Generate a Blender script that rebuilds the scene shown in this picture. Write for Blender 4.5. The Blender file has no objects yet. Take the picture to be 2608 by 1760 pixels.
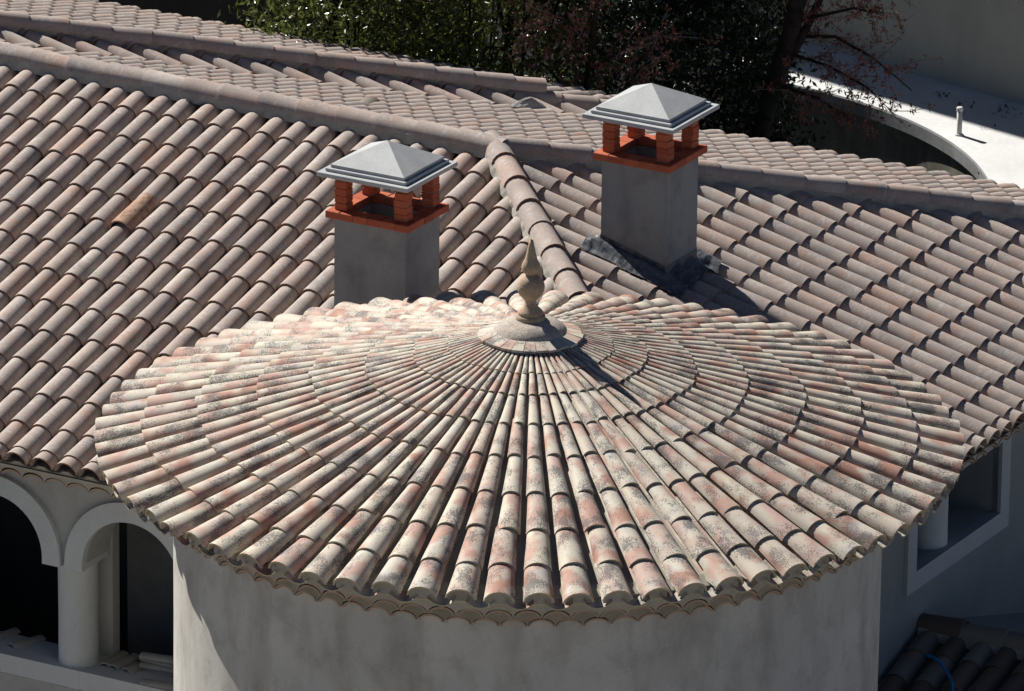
import bpy, bmesh, math, random
import numpy as np
from mathutils import Vector, Matrix, noise as mnoise
rng = random.Random(7)
scn = bpy.context.scene
COL = scn.collection
V = Vector
# ---------------------------------------------------------------- camera
FPX, TH, RO = 20343.058, 0.343935, 0.011785
CAM = V((-0.131118, -54.665735, 20.254063))
FW = V((0, math.cos(TH), -math.sin(TH))); UP0 = V((0, math.sin(TH), math.cos(TH))); RT0 = V((1, 0, 0))
RT = RT0*math.cos(RO) + UP0*math.sin(RO); UPV = -RT0*math.sin(RO) + UP0*math.cos(RO)
cd = bpy.data.cameras.new('camera'); cam = bpy.data.objects.new('camera', cd); COL.objects.link(cam)
cd.sensor_width = 36.0; cd.lens = FPX/2608*36.0; cd.clip_start = 1.0; cd.clip_end = 2000.0
cam.matrix_world = Matrix(((RT.x, UPV.x, -FW.x, CAM.x), (RT.y, UPV.y, -FW.y, CAM.y), (RT.z, UPV.z, -FW.z, CAM.z), (0, 0, 0, 1)))
scn.camera = cam
# ---------------------------------------------------------------- sky, sun, exposure
SUN_AZ, SUN_EL = math.radians(45.7), math.radians(40.7)      # azimuth measured from -X towards +Y
TOSUN = V((-math.cos(SUN_AZ)*math.cos(SUN_EL), math.sin(SUN_AZ)*math.cos(SUN_EL), math.sin(SUN_EL)))
w = bpy.data.worlds.new('World'); scn.world = w; w.use_nodes = True
nt = w.node_tree; bg = nt.nodes['Background']
sky = nt.nodes.new('ShaderNodeTexSky'); sky.sky_type = 'NISHITA'; sky.sun_disc = False; sky.air_density = .4; sky.dust_density = .15; sky.altitude = 1000
sky.sun_elevation = SUN_EL; sky.sun_rotation = math.atan2(TOSUN.x, TOSUN.y)
nt.links.new(sky.outputs[0], bg.inputs[0]); bg.inputs[1].default_value = 0.05
sd = bpy.data.lights.new('sun', 'SUN'); sd.energy = 5.0; sd.angle = math.radians(0.5); sd.color = (1.0, 0.95, 0.88)
so = bpy.data.objects.new('sun', sd); COL.objects.link(so); so.rotation_euler = (-TOSUN).to_track_quat('-Z', 'Y').to_euler()
so.location = (-20, 20, 25)
vs = scn.view_settings; vs.view_transform = 'Standard'; vs.look = 'None'; vs.gamma = 1.0; vs.exposure = 0.68; vs.use_curve_mapping = False
# ---------------------------------------------------------------- node helpers
def mat(name):
    m = bpy.data.materials.new(name); m.use_nodes = True
    t = m.node_tree; b = t.nodes['Principled BSDF']; b.inputs['Specular IOR Level'].default_value = .18
    return m, t, b
def N(t, typ, **kw):
    n = t.nodes.new(typ)
    for k, v in kw.items():
        if k.startswith('i_'):
            key = k[2:]; n.inputs[int(key) if key.isdigit() else key].default_value = v
        else: setattr(n, k, v)
    return n
def L(t, a, b): t.links.new(a, b)
def ramp(t, fac, stops, interp='LINEAR'):
    n = t.nodes.new('ShaderNodeValToRGB'); n.color_ramp.interpolation = interp; e = n.color_ramp.elements
    while len(e) < len(stops): e.new(0.5)
    for i, (p, c) in enumerate(stops):
        e[i].position = p; e[i].color = (c[0], c[1], c[2], 1) if not isinstance(c, float) else (c, c, c, 1)
    L(t, fac, n.inputs[0]); return n.outputs[0]
def mix(t, fac, a, b, mode='MIX'):
    n = t.nodes.new('ShaderNodeMix'); n.data_type = 'RGBA'; n.blend_type = mode; n.clamp_factor = True
    for s, val in ((n.inputs[0], fac), (n.inputs[6], a), (n.inputs[7], b)):
        if hasattr(val, 'is_output'): L(t, val, s)
        else: s.default_value = val if isinstance(val, float) else (val[0], val[1], val[2], 1)
    return n.outputs[2]
def math_(t, op, a, b=0.0, c=0.0):
    n = t.nodes.new('ShaderNodeMath'); n.operation = op
    for i, val in enumerate((a, b, c)):
        if hasattr(val, 'is_output'): L(t, val, n.inputs[i])
        else: n.inputs[i].default_value = val
    return n.outputs[0]
def noise(t, vec, scale, detail=3, rough=0.55, W=None, dist=0.0):
    n = t.nodes.new('ShaderNodeTexNoise'); n.inputs['Scale'].default_value = scale; n.inputs['Detail'].default_value = detail
    n.inputs['Roughness'].default_value = rough; n.inputs['Distortion'].default_value = dist
    if vec is not None: L(t, vec, n.inputs['Vector'])
    if W is not None:
        n.noise_dimensions = '4D'; L(t, W, n.inputs['W'])
    return n.outputs[0]
def mapping(t, vec, scale):
    n = t.nodes.new('ShaderNodeMapping'); n.inputs['Scale'].default_value = scale; L(t, vec, n.inputs[0]); return n.outputs[0]
def bump(t, b, h, strength, dist):
    n = t.nodes.new('ShaderNodeBump'); n.inputs['Strength'].default_value = strength; n.inputs['Distance'].default_value = dist
    L(t, h, n.inputs['Height']); L(t, n.outputs[0], b.inputs['Normal'])
def tile_rnd(t):
    a = N(t, 'ShaderNodeAttribute', attribute_name='rnd'); o = N(t, 'ShaderNodeObjectInfo')
    s = math_(t, 'ADD', a.outputs['Fac'], o.outputs['Random']); return math_(t, 'FRACT', s)
# ---------------------------------------------------------------- materials
def m_house_tile():
    m, t, b = mat('house_tile'); r = tile_rnd(t); W = math_(t, 'MULTIPLY', r, 91.7)
    uv = N(t, 'ShaderNodeUVMap', uv_map='UVMap').outputs[0]
    per = ramp(t, r, [(0, (.35, .305, .275)), (.12, (.275, .25, .238)), (.25, (.42, .345, .295)), (.36, (.295, .27, .255)), (.47, (.44, .375, .325)), (.57, (.33, .285, .27)), (.66, (.43, .30, .245)), (.75, (.355, .315, .285)), (.84, (.47, .425, .385)), (.92, (.30, .262, .25)), (1, (.39, .33, .29))])
    n1 = noise(t, uv, 6.0, 3, .6, W)
    c = mix(t, ramp(t, n1, [(.36, 0.0), (.66, 1.0)]), per, (0.354, 0.290, 0.258))
    n1b = noise(t, uv, 3.2, 2, .5, math_(t, 'ADD', W, 13.0))
    c = mix(t, math_(t, 'MULTIPLY', ramp(t, n1b, [(.52, 0.0), (.74, 1.0)]), .7), c, (0.216, 0.201, 0.195))
    n1c = noise(t, uv, 5.0, 2, .5, math_(t, 'ADD', W, 71.0))
    c = mix(t, math_(t, 'MULTIPLY', ramp(t, n1c, [(.56, 0.0), (.70, 1.0)]), .6), c, (0.368, 0.230, 0.179))
    st = noise(t, mapping(t, uv, (8, 22, 1)), 1.6, 4, .7, math_(t, 'ADD', W, 31.0))
    pm = noise(t, uv, 7.0, 2, .5, math_(t, 'ADD', W, 51.0))
    dust = math_(t, 'MULTIPLY', ramp(t, st, [(.46, 0.0), (.62, 1.0)]), ramp(t, pm, [(.47, 0.0), (.6, 1.0)]))
    c = mix(t, math_(t, 'MULTIPLY', dust, .5), c, (0.515, 0.488, 0.469))
    sp = noise(t, uv, 95.0, 3, .7, W)
    c = mix(t, 1.0, c, ramp(t, sp, [(.25, .66), (.75, 1.28)]), 'MULTIPLY')
    sx = N(t, 'ShaderNodeSeparateXYZ'); L(t, uv, sx.inputs[0]); c = mix(t, math_(t, 'GREATER_THAN', sx.outputs[1], .0006), c, (0.276, 0.156, 0.101))
    L(t, c, b.inputs['Base Color']); b.inputs['Roughness'].default_value = .82
    bump(t, b, sp, .25, .004); return m
def m_tower_tile():
    m, t, b = mat('tower_tile'); r = tile_rnd(t); W = math_(t, 'MULTIPLY', r, 77.3)
    uv = N(t, 'ShaderNodeUVMap', uv_map='UVMap').outputs[0]
    base = ramp(t, r, [(0, (.52, .485, .405)), (.2, (.46, .415, .355)), (.4, (.54, .505, .42)), (.6, (.47, .395, .335)), (.8, (.53, .49, .395)), (1, (.48, .43, .365))])
    n1 = noise(t, uv, 4.2, 2, .5, W)
    pk = ramp(t, n1, [(.465, 0.0), (.61, 1.0)])
    pcol = ramp(t, math_(t, 'FRACT', math_(t, 'MULTIPLY', r, 7.31)), [(0, (.42, .245, .19)), (.35, (.45, .31, .265)), (.6, (.34, .155, .105)), (.8, (.43, .27, .22)), (1, (.30, .13, .09))])
    c = mix(t, math_(t, 'MULTIPLY', pk, .88), base, pcol)
    low = noise(t, uv, 4.6, 2, .55, math_(t, 'ADD', W, 17.0))
    fine = noise(t, uv, 80.0, 2, .75, math_(t, 'ADD', W, 29.0))
    f = math_(t, 'ADD', fine, math_(t, 'MULTIPLY', math_(t, 'SUBTRACT', low, .5), 1.05))
    dk = ramp(t, f, [(.54, 0.0), (.625, 1.0)])
    c = mix(t, math_(t, 'MULTIPLY', dk, .82), c, (.09, .09, .092))
    gl = noise(t, uv, 6.5, 2, .5, math_(t, 'ADD', W, 41.0))
    c = mix(t, math_(t, 'MULTIPLY', ramp(t, gl, [(.58, 0.0), (.72, 1.0)]), .45), c, (.36, .37, .38))
    sx = N(t, 'ShaderNodeSeparateXYZ'); L(t, uv, sx.inputs[0]); c = mix(t, math_(t, 'GREATER_THAN', sx.outputs[1], .0006), c, (.40, .345, .22))
    L(t, c, b.inputs['Base Color']); b.inputs['Roughness'].default_value = .72
    bump(t, b, fine, .2, .003); return m
def m_plain(name, col, col2, scale=6.0, rough=.9, fine=70.0, contrast=.12, bumpd=.004):
    m, t, b = mat(name); tc = N(t, 'ShaderNodeTexCoord').outputs['Object']
    n1 = noise(t, tc, scale, 5, .6); c = mix(t, ramp(t, n1, [(.35, 0.0), (.68, 1.0)]), col, col2)
    n2 = noise(t, tc, fine, 3, .6)
    c = mix(t, 1.0, c, ramp(t, n2, [(.25, 1-contrast), (.75, 1+contrast)]), 'MULTIPLY')
    L(t, c, b.inputs['Base Color']); b.inputs['Roughness'].default_value = rough
    bump(t, b, n2, .3, bumpd); return m
def m_render(name, col, col2, stain, amount=.5):
    m, t, b = mat(name); tc = N(t, 'ShaderNodeTexCoord').outputs['Object']
    n1 = noise(t, tc, 1.0, 5, .6, dist=.8); c = mix(t, ramp(t, n1, [(.33, 0.0), (.68, 1.0)]), col, col2)
    st = noise(t, mapping(t, tc, (2.6, 2.6, .8)), 1.1, 4, .6)
    c = mix(t, math_(t, 'MULTIPLY', ramp(t, st, [(.46, 0.0), (.72, 1.0)]), amount), c, stain)
    n3 = noise(t, tc, 5.0, 4, .6)
    c = mix(t, math_(t, 'MULTIPLY', ramp(t, n3, [(.5, 0.0), (.7, 1.0)]), amount*.6), c, stain)
    n2 = noise(t, tc, 55.0, 4, .65)
    c = mix(t, 1.0, c, ramp(t, n2, [(.25, .92), (.75, 1.08)]), 'MULTIPLY')
    L(t, c, b.inputs['Base Color']); b.inputs['Roughness'].default_value = .92
    bump(t, b, n2, .25, .005); return m
def m_brick():
    m, t, b = mat('red_brick'); tc = N(t, 'ShaderNodeTexCoord').outputs['Object']; o = N(t, 'ShaderNodeObjectInfo')
    c = ramp(t, o.outputs['Random'], [(0, (.37, .088, .045)), (.35, (.45, .125, .06)), (.7, (.33, .075, .04)), (1, (.40, .11, .06))])
    n2 = noise(t, tc, 45, 3, .6); c = mix(t, 1.0, c, ramp(t, n2, [(.2, .8), (.8, 1.15)]), 'MULTIPLY')
    L(t, c, b.inputs['Base Color']); b.inputs['Roughness'].default_value = .8; bump(t, b, n2, .3, .003); return m
def m_leaf(name, stops, rough=.3, trans=.3):
    m, t, b = mat(name); a = N(t, 'ShaderNodeAttribute', attribute_name='rnd')
    b.inputs['Specular IOR Level'].default_value = .65; c = ramp(t, a.outputs['Fac'], stops); L(t, c, b.inputs['Base Color']); b.inputs['Roughness'].default_value = rough
    tr = N(t, 'ShaderNodeBsdfTranslucent'); L(t, c, tr.inputs[0]); ms = N(t, 'ShaderNodeMixShader'); ms.inputs[0].default_value = trans
    L(t, b.outputs[0], ms.inputs[1]); L(t, tr.outputs[0], ms.inputs[2]); L(t, ms.outputs[0], t.nodes['Material Output'].inputs[0]); return m
M = {}
M['pan'] = m_plain('channel_shade_clay', (.15, .125, .11), (.10, .088, .08), 9, .95, 60, .3); M['tile'] = m_house_tile(); M['ttile'] = m_tower_tile()  # channel clay: debris tone, darkened further to paint shade between tile rows
M['mortar'] = m_plain('mortar', (.36, .34, .30), (.27, .255, .225), 9)
M['tmortar'] = m_plain('eave_mortar', (.40, .37, .31), (.33, .30, .245), 5)
M['genoise'] = m_plain('genoise_clay', (.42, .27, .18), (.36, .30, .24), 8)
M['genoise2'] = m_plain('shaded_mortar', (.30, .265, .205), (.22, .20, .155), 5)  # lower moulding row: its deep shade is put into the mortar colour
M['wall'] = m_render('tower_render', (.52, .505, .465), (.43, .42, .39), (.27, .25, .22), .7)
M['hwall'] = m_render('house_render', (.40, .40, .375), (.355, .35, .33), (.26, .25, .225), .5)
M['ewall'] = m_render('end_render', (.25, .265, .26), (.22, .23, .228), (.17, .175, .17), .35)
M['band'] = m_render('arch_band', (.50, .515, .505), (.46, .475, .465), (.38, .385, .37), .35)
M['chim'] = m_render('chimney_render', (.31, .31, .30), (.24, .245, .245), (.15, .15, .148), .8)
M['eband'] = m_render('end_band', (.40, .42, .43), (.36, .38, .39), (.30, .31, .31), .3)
M['cap'] = m_plain('cap_concrete', (.41, .425, .43), (.34, .355, .36), 5, .55, 60, .09)
M['brick'] = m_brick()
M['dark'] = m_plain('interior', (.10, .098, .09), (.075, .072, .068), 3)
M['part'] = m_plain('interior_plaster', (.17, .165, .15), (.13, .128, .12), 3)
M['finial'] = m_plain('finial_clay', (.44, .335, .235), (.33, .24, .165), 14, .85, 90, .38)
M['lead'] = m_plain('lead', (.15, .16, .18), (.055, .06, .07), 14, .45, 40, .3)
M['terr'] = m_plain('white_membrane', (.60, .61, .61), (.52, .53, .53), 1.6, .7, 18, .07)
M['dome'] = m_plain('dome_clay', (.42, .375, .32), (.32, .28, .25), 16, .85, 75, .45)
M['coping'] = m_plain('coping', (.23, .24, .25), (.15, .155, .16), 3, .8, 25, .15)  # pale terrace rim darkened, tree shade put into its colour
M['pit'] = m_render('pit_wall', (.13, .125, .105), (.09, .085, .075), (.30, .29, .26), .45)
M['gwall'] = m_render('garden_wall', (.45, .435, .37), (.40, .385, .33), (.30, .285, .24), .4)
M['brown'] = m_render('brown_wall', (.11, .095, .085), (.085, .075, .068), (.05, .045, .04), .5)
M['gravel'] = m_plain('pale_gravel', (.27, .255, .225), (.22, .205, .18), 1.5, 1, 30, .2)
M['soil'] = m_plain('soil', (.06, .05, .038), (.035, .03, .022), 2, 1, 20, .3)
M['bark'] = m_plain('bark', (.04, .033, .027), (.02, .016, .013), 9, .95, 40, .35)
M['twig'] = m_plain('twig', (.23, .21, .19), (.12, .105, .095), 9, .9, 40, .3)
M['pvc'] = m_plain('grey_plastic', (.60, .60, .57), (.52, .52, .50), 8, .5)
M['hose'] = m_plain('blue_plastic', (.02, .22, .50), (.018, .19, .44), 8, .4, 30, .05)
M['leafA'] = m_leaf('laurel_leaf', [(0, (.035, .05, .014)), (.4, (.08, .105, .024)), (.75, (.15, .165, .035)), (1, (.06, .09, .024))], .27, .4)
M['leafC'] = m_leaf('dark_leaf', [(0, (.012, .022, .010)), (.6, (.022, .038, .014)), (1, (.045, .07, .02))], .3, .2)
M['bud'] = m_leaf('red_bud', [(0, (.24, .075, .05)), (.5, (.33, .13, .085)), (1, (.15, .055, .045))], .6, .25)
m_, t_, b_ = mat('annex_tile'); r_ = tile_rnd(t_); uv_ = N(t_, 'ShaderNodeUVMap', uv_map='UVMap').outputs[0]
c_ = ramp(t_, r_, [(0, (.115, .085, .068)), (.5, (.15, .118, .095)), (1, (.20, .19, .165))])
n_ = noise(t_, uv_, 38, 2, .5, math_(t_, 'MULTIPLY', r_, 40.0))
c_ = mix(t_, ramp(t_, n_, [(.71, 0.0), (.75, 1.0)]), c_, (.55, .58, .60)); L(t_, c_, b_.inputs['Base Color']); b_.inputs['Roughness'].default_value = .8
M['atile'] = m_
m_, t_, b_ = mat('terracotta_tile'); uv_ = N(t_, 'ShaderNodeUVMap', uv_map='UVMap').outputs[0]
n_ = noise(t_, uv_, 16, 4, .65); c_ = ramp(t_, n_, [(.3, (.12, .085, .07)), (.48, (.33, .205, .145)), (.75, (.42, .31, .24))])
L(t_, c_, b_.inputs['Base Color']); b_.inputs['Roughness'].default_value = .85; M['otile'] = m_
# ---------------------------------------------------------------- object helpers
def tag(o, label=None, cat=None, group=None, kind=None):
    for k, v in (('label', label), ('category', cat), ('group', group), ('kind', kind)):
        if v: o[k] = v
    return o
def thing(name, loc, label, cat, group=None):
    o = bpy.data.objects.new(name, None); COL.objects.link(o); o.location = loc; o.empty_display_size = .2
    return tag(o, label, cat, group)
def parent(o, par):
    if par is None: return o
    o.parent = par
    if par.type == 'EMPTY': o.matrix_parent_inverse = Matrix.Translation(-V(par.location))
    return o
def link(name, me, m, par=None, mw=None, smooth=False):
    o = bpy.data.objects.new(name, me); COL.objects.link(o)
    if m is not None and not me.materials: me.materials.append(m)
    if smooth: me.polygons.foreach_set('use_smooth', [True]*len(me.polygons))
    if mw is not None: o.matrix_basis = mw
    return parent(o, par)
class MB:
    def __init__(s): s.v = []; s.f = []; s.uv = None
    def quad(s, a, b, c, d): i = len(s.v); s.v += [tuple(a), tuple(b), tuple(c), tuple(d)]; s.f.append((i, i+1, i+2, i+3))
    def poly(s, pts): i = len(s.v); s.v += [tuple(p) for p in pts]; s.f.append(tuple(range(i, i+len(pts))))
    def box8(s, p):      # p: 4 bottom, 4 top (ccw)
        i = len(s.v); s.v += [tuple(q) for q in p]
        s.f += [(i+3, i+2, i+1, i), (i+4, i+5, i+6, i+7)] + [(i+k, i+(k+1) % 4, i+4+(k+1) % 4, i+4+k) for k in range(4)]
    def ubox(s, u0, u1, v0, v1, z0, z1, jit=0.0):    # box in house coordinates
        j = lambda: rng.uniform(-jit, jit)
        s.box8([W3(a+j(), b+j(), c+j()) for c in (z0, z1) for a, b in ((u0, v0), (u1, v0), (u1, v1), (u0, v1))])
    def tube(s, pts, rad, seg=6):
        rings = []
        for k, p in enumerate(pts):
            p = V(p); d = (V(pts[min(k+1, len(pts)-1)])-V(pts[max(k-1, 0)])).normalized()
            a = d.orthogonal().normalized(); b = d.cross(a); r = rad[k] if isinstance(rad, (list, tuple)) else rad
            i = len(s.v); s.v += [tuple(p+(a*math.cos(q)+b*math.sin(q))*r) for q in [2*math.pi*x/seg for x in range(seg)]]; rings.append(i)
        for a, b in zip(rings, rings[1:]):
            s.f += [(a+k, a+(k+1) % seg, b+(k+1) % seg, b+k) for k in range(seg)]
        s.f += [tuple(rings[0]+k for k in reversed(range(seg))), tuple(rings[-1]+k for k in range(seg))]
    def lathe(s, prof, seg=40, c=(0, 0), a0=0, a1=2*math.pi):
        n = seg if abs(a1-a0-2*math.pi) < 1e-6 else seg+1; base = len(s.v)
        for r, z in prof:
            s.v += [(c[0]+r*math.cos(a0+(a1-a0)*k/seg), c[1]+r*math.sin(a0+(a1-a0)*k/seg), z) for k in range(n)]
        for i in range(len(prof)-1):
            for k in range(seg):
                k2 = (k+1) % n; s.f.append((base+i*n+k, base+i*n+k2, base+(i+1)*n+k2, base+(i+1)*n+k))
    def mesh(s, name):
        me = bpy.data.meshes.new(name); me.from_pydata(s.v, [], s.f); me.update(); return me
    def build(s, name, m, par=None, smooth=False): return link(name, s.mesh(name), m, par, None, smooth)
# house axes
AU = -0.507506
U3 = V((math.cos(AU), math.sin(AU), 0)); V3 = V((-U3.y, U3.x, 0)); Z3 = V((0, 0, 1))
PK = V((-0.279278, 6.048908, 0.300019)); SL = 0.288; ZC = PK.z - .10
def W3(u, v, z): return PK*1.0 - Z3*PK.z + U3*u + V3*v + Z3*z
def pix(X):
    d = V(X)-CAM; k = d.dot(FW); return 1304+FPX*d.dot(RT)/k, 880-FPX*d.dot(UPV)/k
# ---------------------------------------------------------------- clay tile templates
def tile_arrays(w0, w1, r0, r1, Ln, th=.013, seg=8, ph=78):
    """cover tile: x from -Ln (upper end, width w0, rise r0) to 0 (lower end, w1, r1)"""
    ph = math.radians(ph); A = [-ph+2*ph*k/seg for k in range(seg+1)]
    def arc(w, r, x, t):
        o = []
        for a in A:
            y = (w/2)*math.sin(a)/math.sin(ph); z = r*(math.cos(a)-math.cos(ph))/(1-math.cos(ph))
            if t: y -= t*math.sin(a); z = z-t*math.cos(a)
            o.append((x, y, z))
        return o
    vs_, fs, uv = [], [], []
    def strip(p, q, up, uq, flip=False):
        i = len(vs_); n = len(p); vs_.extend(p); vs_.extend(q); uv.extend(up); uv.extend(uq)
        for k in range(n-1):
            f = (i+k, i+n+k, i+n+k+1, i+k+1); fs.append(f[::-1] if flip else f)
    T0 = arc(w0, r0, -Ln, 0); T1 = arc(w1, r1, 0, 0); I1 = arc(w1, r1, 0, th); I0 = arc(w0, r0, -Ln, th)
    s_ = [a*w1*.6 for a in A]; u0 = [(s, -Ln) for s in s_]; u1 = [(s, 0.) for s in s_]; ui = [(s, .01) for s in s_]
    strip(T0, T1, u0, u1); strip(T1, I1, u1, ui); strip(I1, I0, ui, u0)
    for e in (0, seg):
        i = len(vs_); vs_.extend([T0[e], T1[e], I1[e], I0[e]]); uv.extend([u0[e], u1[e], ui[e], u0[e]]); fs.append((i, i+1, i+2, i+3) if e else (i+3, i+2, i+1, i))
    return np.array(vs_, float), fs, np.array(uv, float)
def pan_arrays(w0, w1, d0, d1, Ln, th=.012, seg=5):
    A = [-1+2*k/seg for k in range(seg+1)]
    row = lambda w, d, x, t: [(x, a*w/2, d*(a*a-1)-t) for a in A]
    vs_, fs, uv = [], [], []
    P0, P1, Q1 = row(w0, d0, -Ln, 0), row(w1, d1, 0, 0), row(w1, d1, 0, th)
    for p, q, x0, x1 in ((P0, P1, -Ln, 0), (P1, Q1, 0, .01)):
        i = len(vs_); n = seg+1; vs_.extend(p); vs_.extend(q); uv.extend([(a*w1*.5, x0) for a in A]); uv.extend([(a*w1*.5, x1) for a in A])
        fs.extend([(i+k, i+n+k, i+n+k+1, i+k+1) for k in range(seg)])
    return np.array(vs_, float), fs, np.array(uv, float)
def tile_mesh(name, arr, m):
    v, f, uv = arr; me = bpy.data.meshes.new(name); me.from_pydata(v.tolist(), [], f)
    ul = me.uv_layers.new(name='UVMap'); li = np.empty(len(me.loops), int); me.loops.foreach_get('vertex_index', li)
    ul.data.foreach_set('uv', uv[li].ravel()); me.polygons.foreach_set('use_smooth', [True]*len(f))
    me.materials.append(m); return me
def joined_mesh(name, items, m):
    """items: list of (arrays, 4x4 matrix); one mesh with uv and a per-tile rnd attribute"""
    VV, FF, UVs, RR = [], [], [], []; off = 0
    for arr, mw in items:
        v, f, uv = arr; a = np.array(mw); VV.append(v@a[:3, :3].T+a[:3, 3]); UVs.append(uv); RR.append(np.full(len(v), rng.random()))
        FF.extend([tuple(i+off for i in q) for q in f]); off += len(v)
    VV = np.concatenate(VV); me = bpy.data.meshes.new(name); me.from_pydata(VV.tolist(), [], FF)
    uv = np.concatenate(UVs); ul = me.uv_layers.new(name='UVMap'); li = np.empty(len(me.loops), int); me.loops.foreach_get('vertex_index', li)
    ul.data.foreach_set('uv', uv[li].ravel()); at = me.attributes.new('rnd', 'FLOAT', 'POINT'); at.data.foreach_set('value', np.concatenate(RR))
    me.polygons.foreach_set('use_smooth', [True]*len(me.polygons)); me.materials.append(m); return me
def proj_area(mw, Ln, wd):
    o = mw.translation; a = pix(o); b = pix(mw@V((-Ln, 0, 0))); c = pix(mw@V((0, wd, 0)))
    if not (-40 < a[0] < 2650 and -40 < a[1] < 1800): return 0
    return abs((b[0]-a[0])*(c[1]-a[1])-(b[1]-a[1])*(c[0]-a[0]))
def place_tiles(par, items, m, limit=300, special=None):
    """items: (mesh, arrays, matrix, area). The largest in view become parts, the rest one joined part"""
    items = sorted(items, key=lambda q: -q[3]); n = 0; rest = []
    for me, arr, mw, ar in items:
        if ar > 40 and n < limit:
            o = bpy.data.objects.new('tile', me); COL.objects.link(o); o.parent = par; o.matrix_basis = mw; n += 1
        else: rest.append((arr, mw))
    if rest:
        o = link('tile_field', joined_mesh('tile_field', rest, m), None, par); tag(o, kind='stuff')
    return n
COVER = tile_arrays(.168, .206, .076, .098, .46, ph=87); COVER_ME = tile_mesh('cover_tile', COVER, M['tile'])
RIDGE = tile_arrays(.190, .222, .084, .108, .42, .014, ph=86); RIDGE_ME = tile_mesh('ridge_tile', RIDGE, M['tile'])
PAN = pan_arrays(.15, .17, .034, .034, .46)
SP = .219
CH1 = (.15, .785, -2.80, -2.28); CH2 = (1.33, 1.91, -.67, -.15)
def frame(o, x, y, z): return Matrix(((x.x, y.x, z.x, o.x), (x.y, y.y, z.y, o.y), (x.z, y.z, z.z, o.z), (0, 0, 0, 1)))
def slope_tiles(par, O, d, l, rows, expo, e0, limit=300, m='tile', cover=COVER, cover_me=COVER_ME, skip=None, lip=(.10, .39), mpar=None, sl=SL):
    """O: crest point of the slope's top; d,l horizontal unit vectors; rows (lateral, run0, run1)"""
    k = math.sqrt(1+sl*sl); D = (d-Z3*sl)/k; Nn = (d*sl+Z3)/k; Lt = Nn.cross(D); items = []; pans = []
    for lat, r0, r1 in rows:
        js = [r1] + [r1-q for q in lip]
        while js[-1]-expo > r0+.10: js.append(js[-1]-expo)
        off = rng.uniform(-.012, .012); offp = rng.uniform(-.05, .05)
        for i, r in enumerate(js):
            nxt = js[i+1] if i+1 < len(js) else r0-.02
            if i == len(js)-1 and r-r0 < .06: continue
            Ln = min(.46, (r-nxt)*k+.08) if i == 0 or i+1 < len(js) else (r-nxt)*k
            jr = rng.uniform(-.014, .014) if 0 < i else 0
            pos = O+l*(lat+off+rng.uniform(-.005, .005))+(d-Z3*sl)*(r+jr)-Nn*.098
            if skip and skip(pos, lat, r): continue
            mw = frame(pos, D, Lt, Nn) @ Matrix.Rotation(rng.gauss(0, .013), 4, 'Z') @ Matrix.Rotation(rng.gauss(0, .02), 4, 'X')
            if abs(Ln-.46) > .02: mw = mw @ Matrix.Diagonal((Ln/.46, 1, 1, 1))
            items.append((cover_me, cover, mw, proj_area(mw, .46, .2)))
            pp = O+l*(lat+SP/2+off*.3)+(d-Z3*sl)*(min(r+offp+.03, r1-.01))-Nn*.084
            if not (skip and skip(pp, lat+SP/2, r)): pans.append((PAN, frame(pp, D, Lt, Nn)@Matrix.Rotation(rng.gauss(0, .01), 4, 'Z')@Matrix.Diagonal((max(Ln, .3)/.46, 1, 1, 1))))
    n = place_tiles(par, items, M[m], limit)
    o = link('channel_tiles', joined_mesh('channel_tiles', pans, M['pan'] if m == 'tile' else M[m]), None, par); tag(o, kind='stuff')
    return items
def ridge_run(par, A, B, bed=True, expo=.367, me=RIDGE_ME, arr=RIDGE, name='ridge_tile', drop=.16, bw=.19):
    A = V(A); B = V(B); d = (B-A); ln = d.length; d.normalize(); y = Z3.cross(d).normalized(); n = d.cross(y)
    k = int(ln/expo)
    for i in range(k+1):
        p = A+d*min(ln, (i+1)*expo-rng.uniform(0, .012))-n*.105
        mw = frame(p, d, y, n)@Matrix.Rotation(rng.gauss(0, .012), 4, 'Z')@Matrix.Rotation(rng.gauss(0, .012), 4, 'Y')@Matrix.Rotation(rng.gauss(0, .025), 4, 'X')
        o = bpy.data.objects.new(name, me); COL.objects.link(o); o.parent = par; o.matrix_basis = mw
    if bed:
        b = MB(); ns = max(8, int(ln/.06)); rowsv = []
        for i in range(ns+1):
            c = A+d*(ln*i/ns); q = []
            for yy, zz in ((-bw/2-.02, -drop-.02), (-bw/2, -.095), (bw/2, -.095), (bw/2+.02, -drop-.02)):
                q.append(c+y*(yy+rng.uniform(-.007, .007))+n*(zz))
            rowsv.append(q)
        for a, c in zip(rowsv, rowsv[1:]):
            for j in range(3): b.quad(a[j], c[j], c[j+1], a[j+1])
        b.build('mortar_bed', M['mortar'], par)
# ---------------------------------------------------------------- ground, terrace, pit
def sheet(name, c, size, m, z):
    b = MB(); n = 24; 
    for i in range(n):
        for j in range(n):
            f = lambda q: c+size*math.copysign(abs(q*2/n-1)**3, q*2/n-1)
            b.quad((f(i), f(j), z), (f(i+1), f(j), z), (f(i+1), f(j+1), z), (f(i), f(j+1), z))
    return tag(b.build(name, m), kind='structure')
sheet('ground', 0, 900, M['gravel'], -5.2)
b = MB(); b.poly([(-14, 10.2, -5.196), (9, 10.2, -5.196), (9, 30, -5.196), (-14, 30, -5.196)]); tag(b.build('garden_soil', M['soil']), kind='structure')
PC = (.40, 14.5); PR = 3.85; ZT = -3.0
b = MB(); a0, a1 = math.radians(-28), math.radians(68); n = 60
for k in range(n):
    A, B = a0+(a1-a0)*k/n, a0+(a1-a0)*(k+1)/n
    for r0, r1 in ((PR, 6), (6, 11), (11, 22)):
        b.quad(*[(PC[0]+r*math.cos(q), PC[1]+r*math.sin(q), ZT) for r, q in ((r0, A), (r1, A), (r1, B), (r0, B))])
tag(b.build('terrace', M['terr']), kind='structure')
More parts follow.
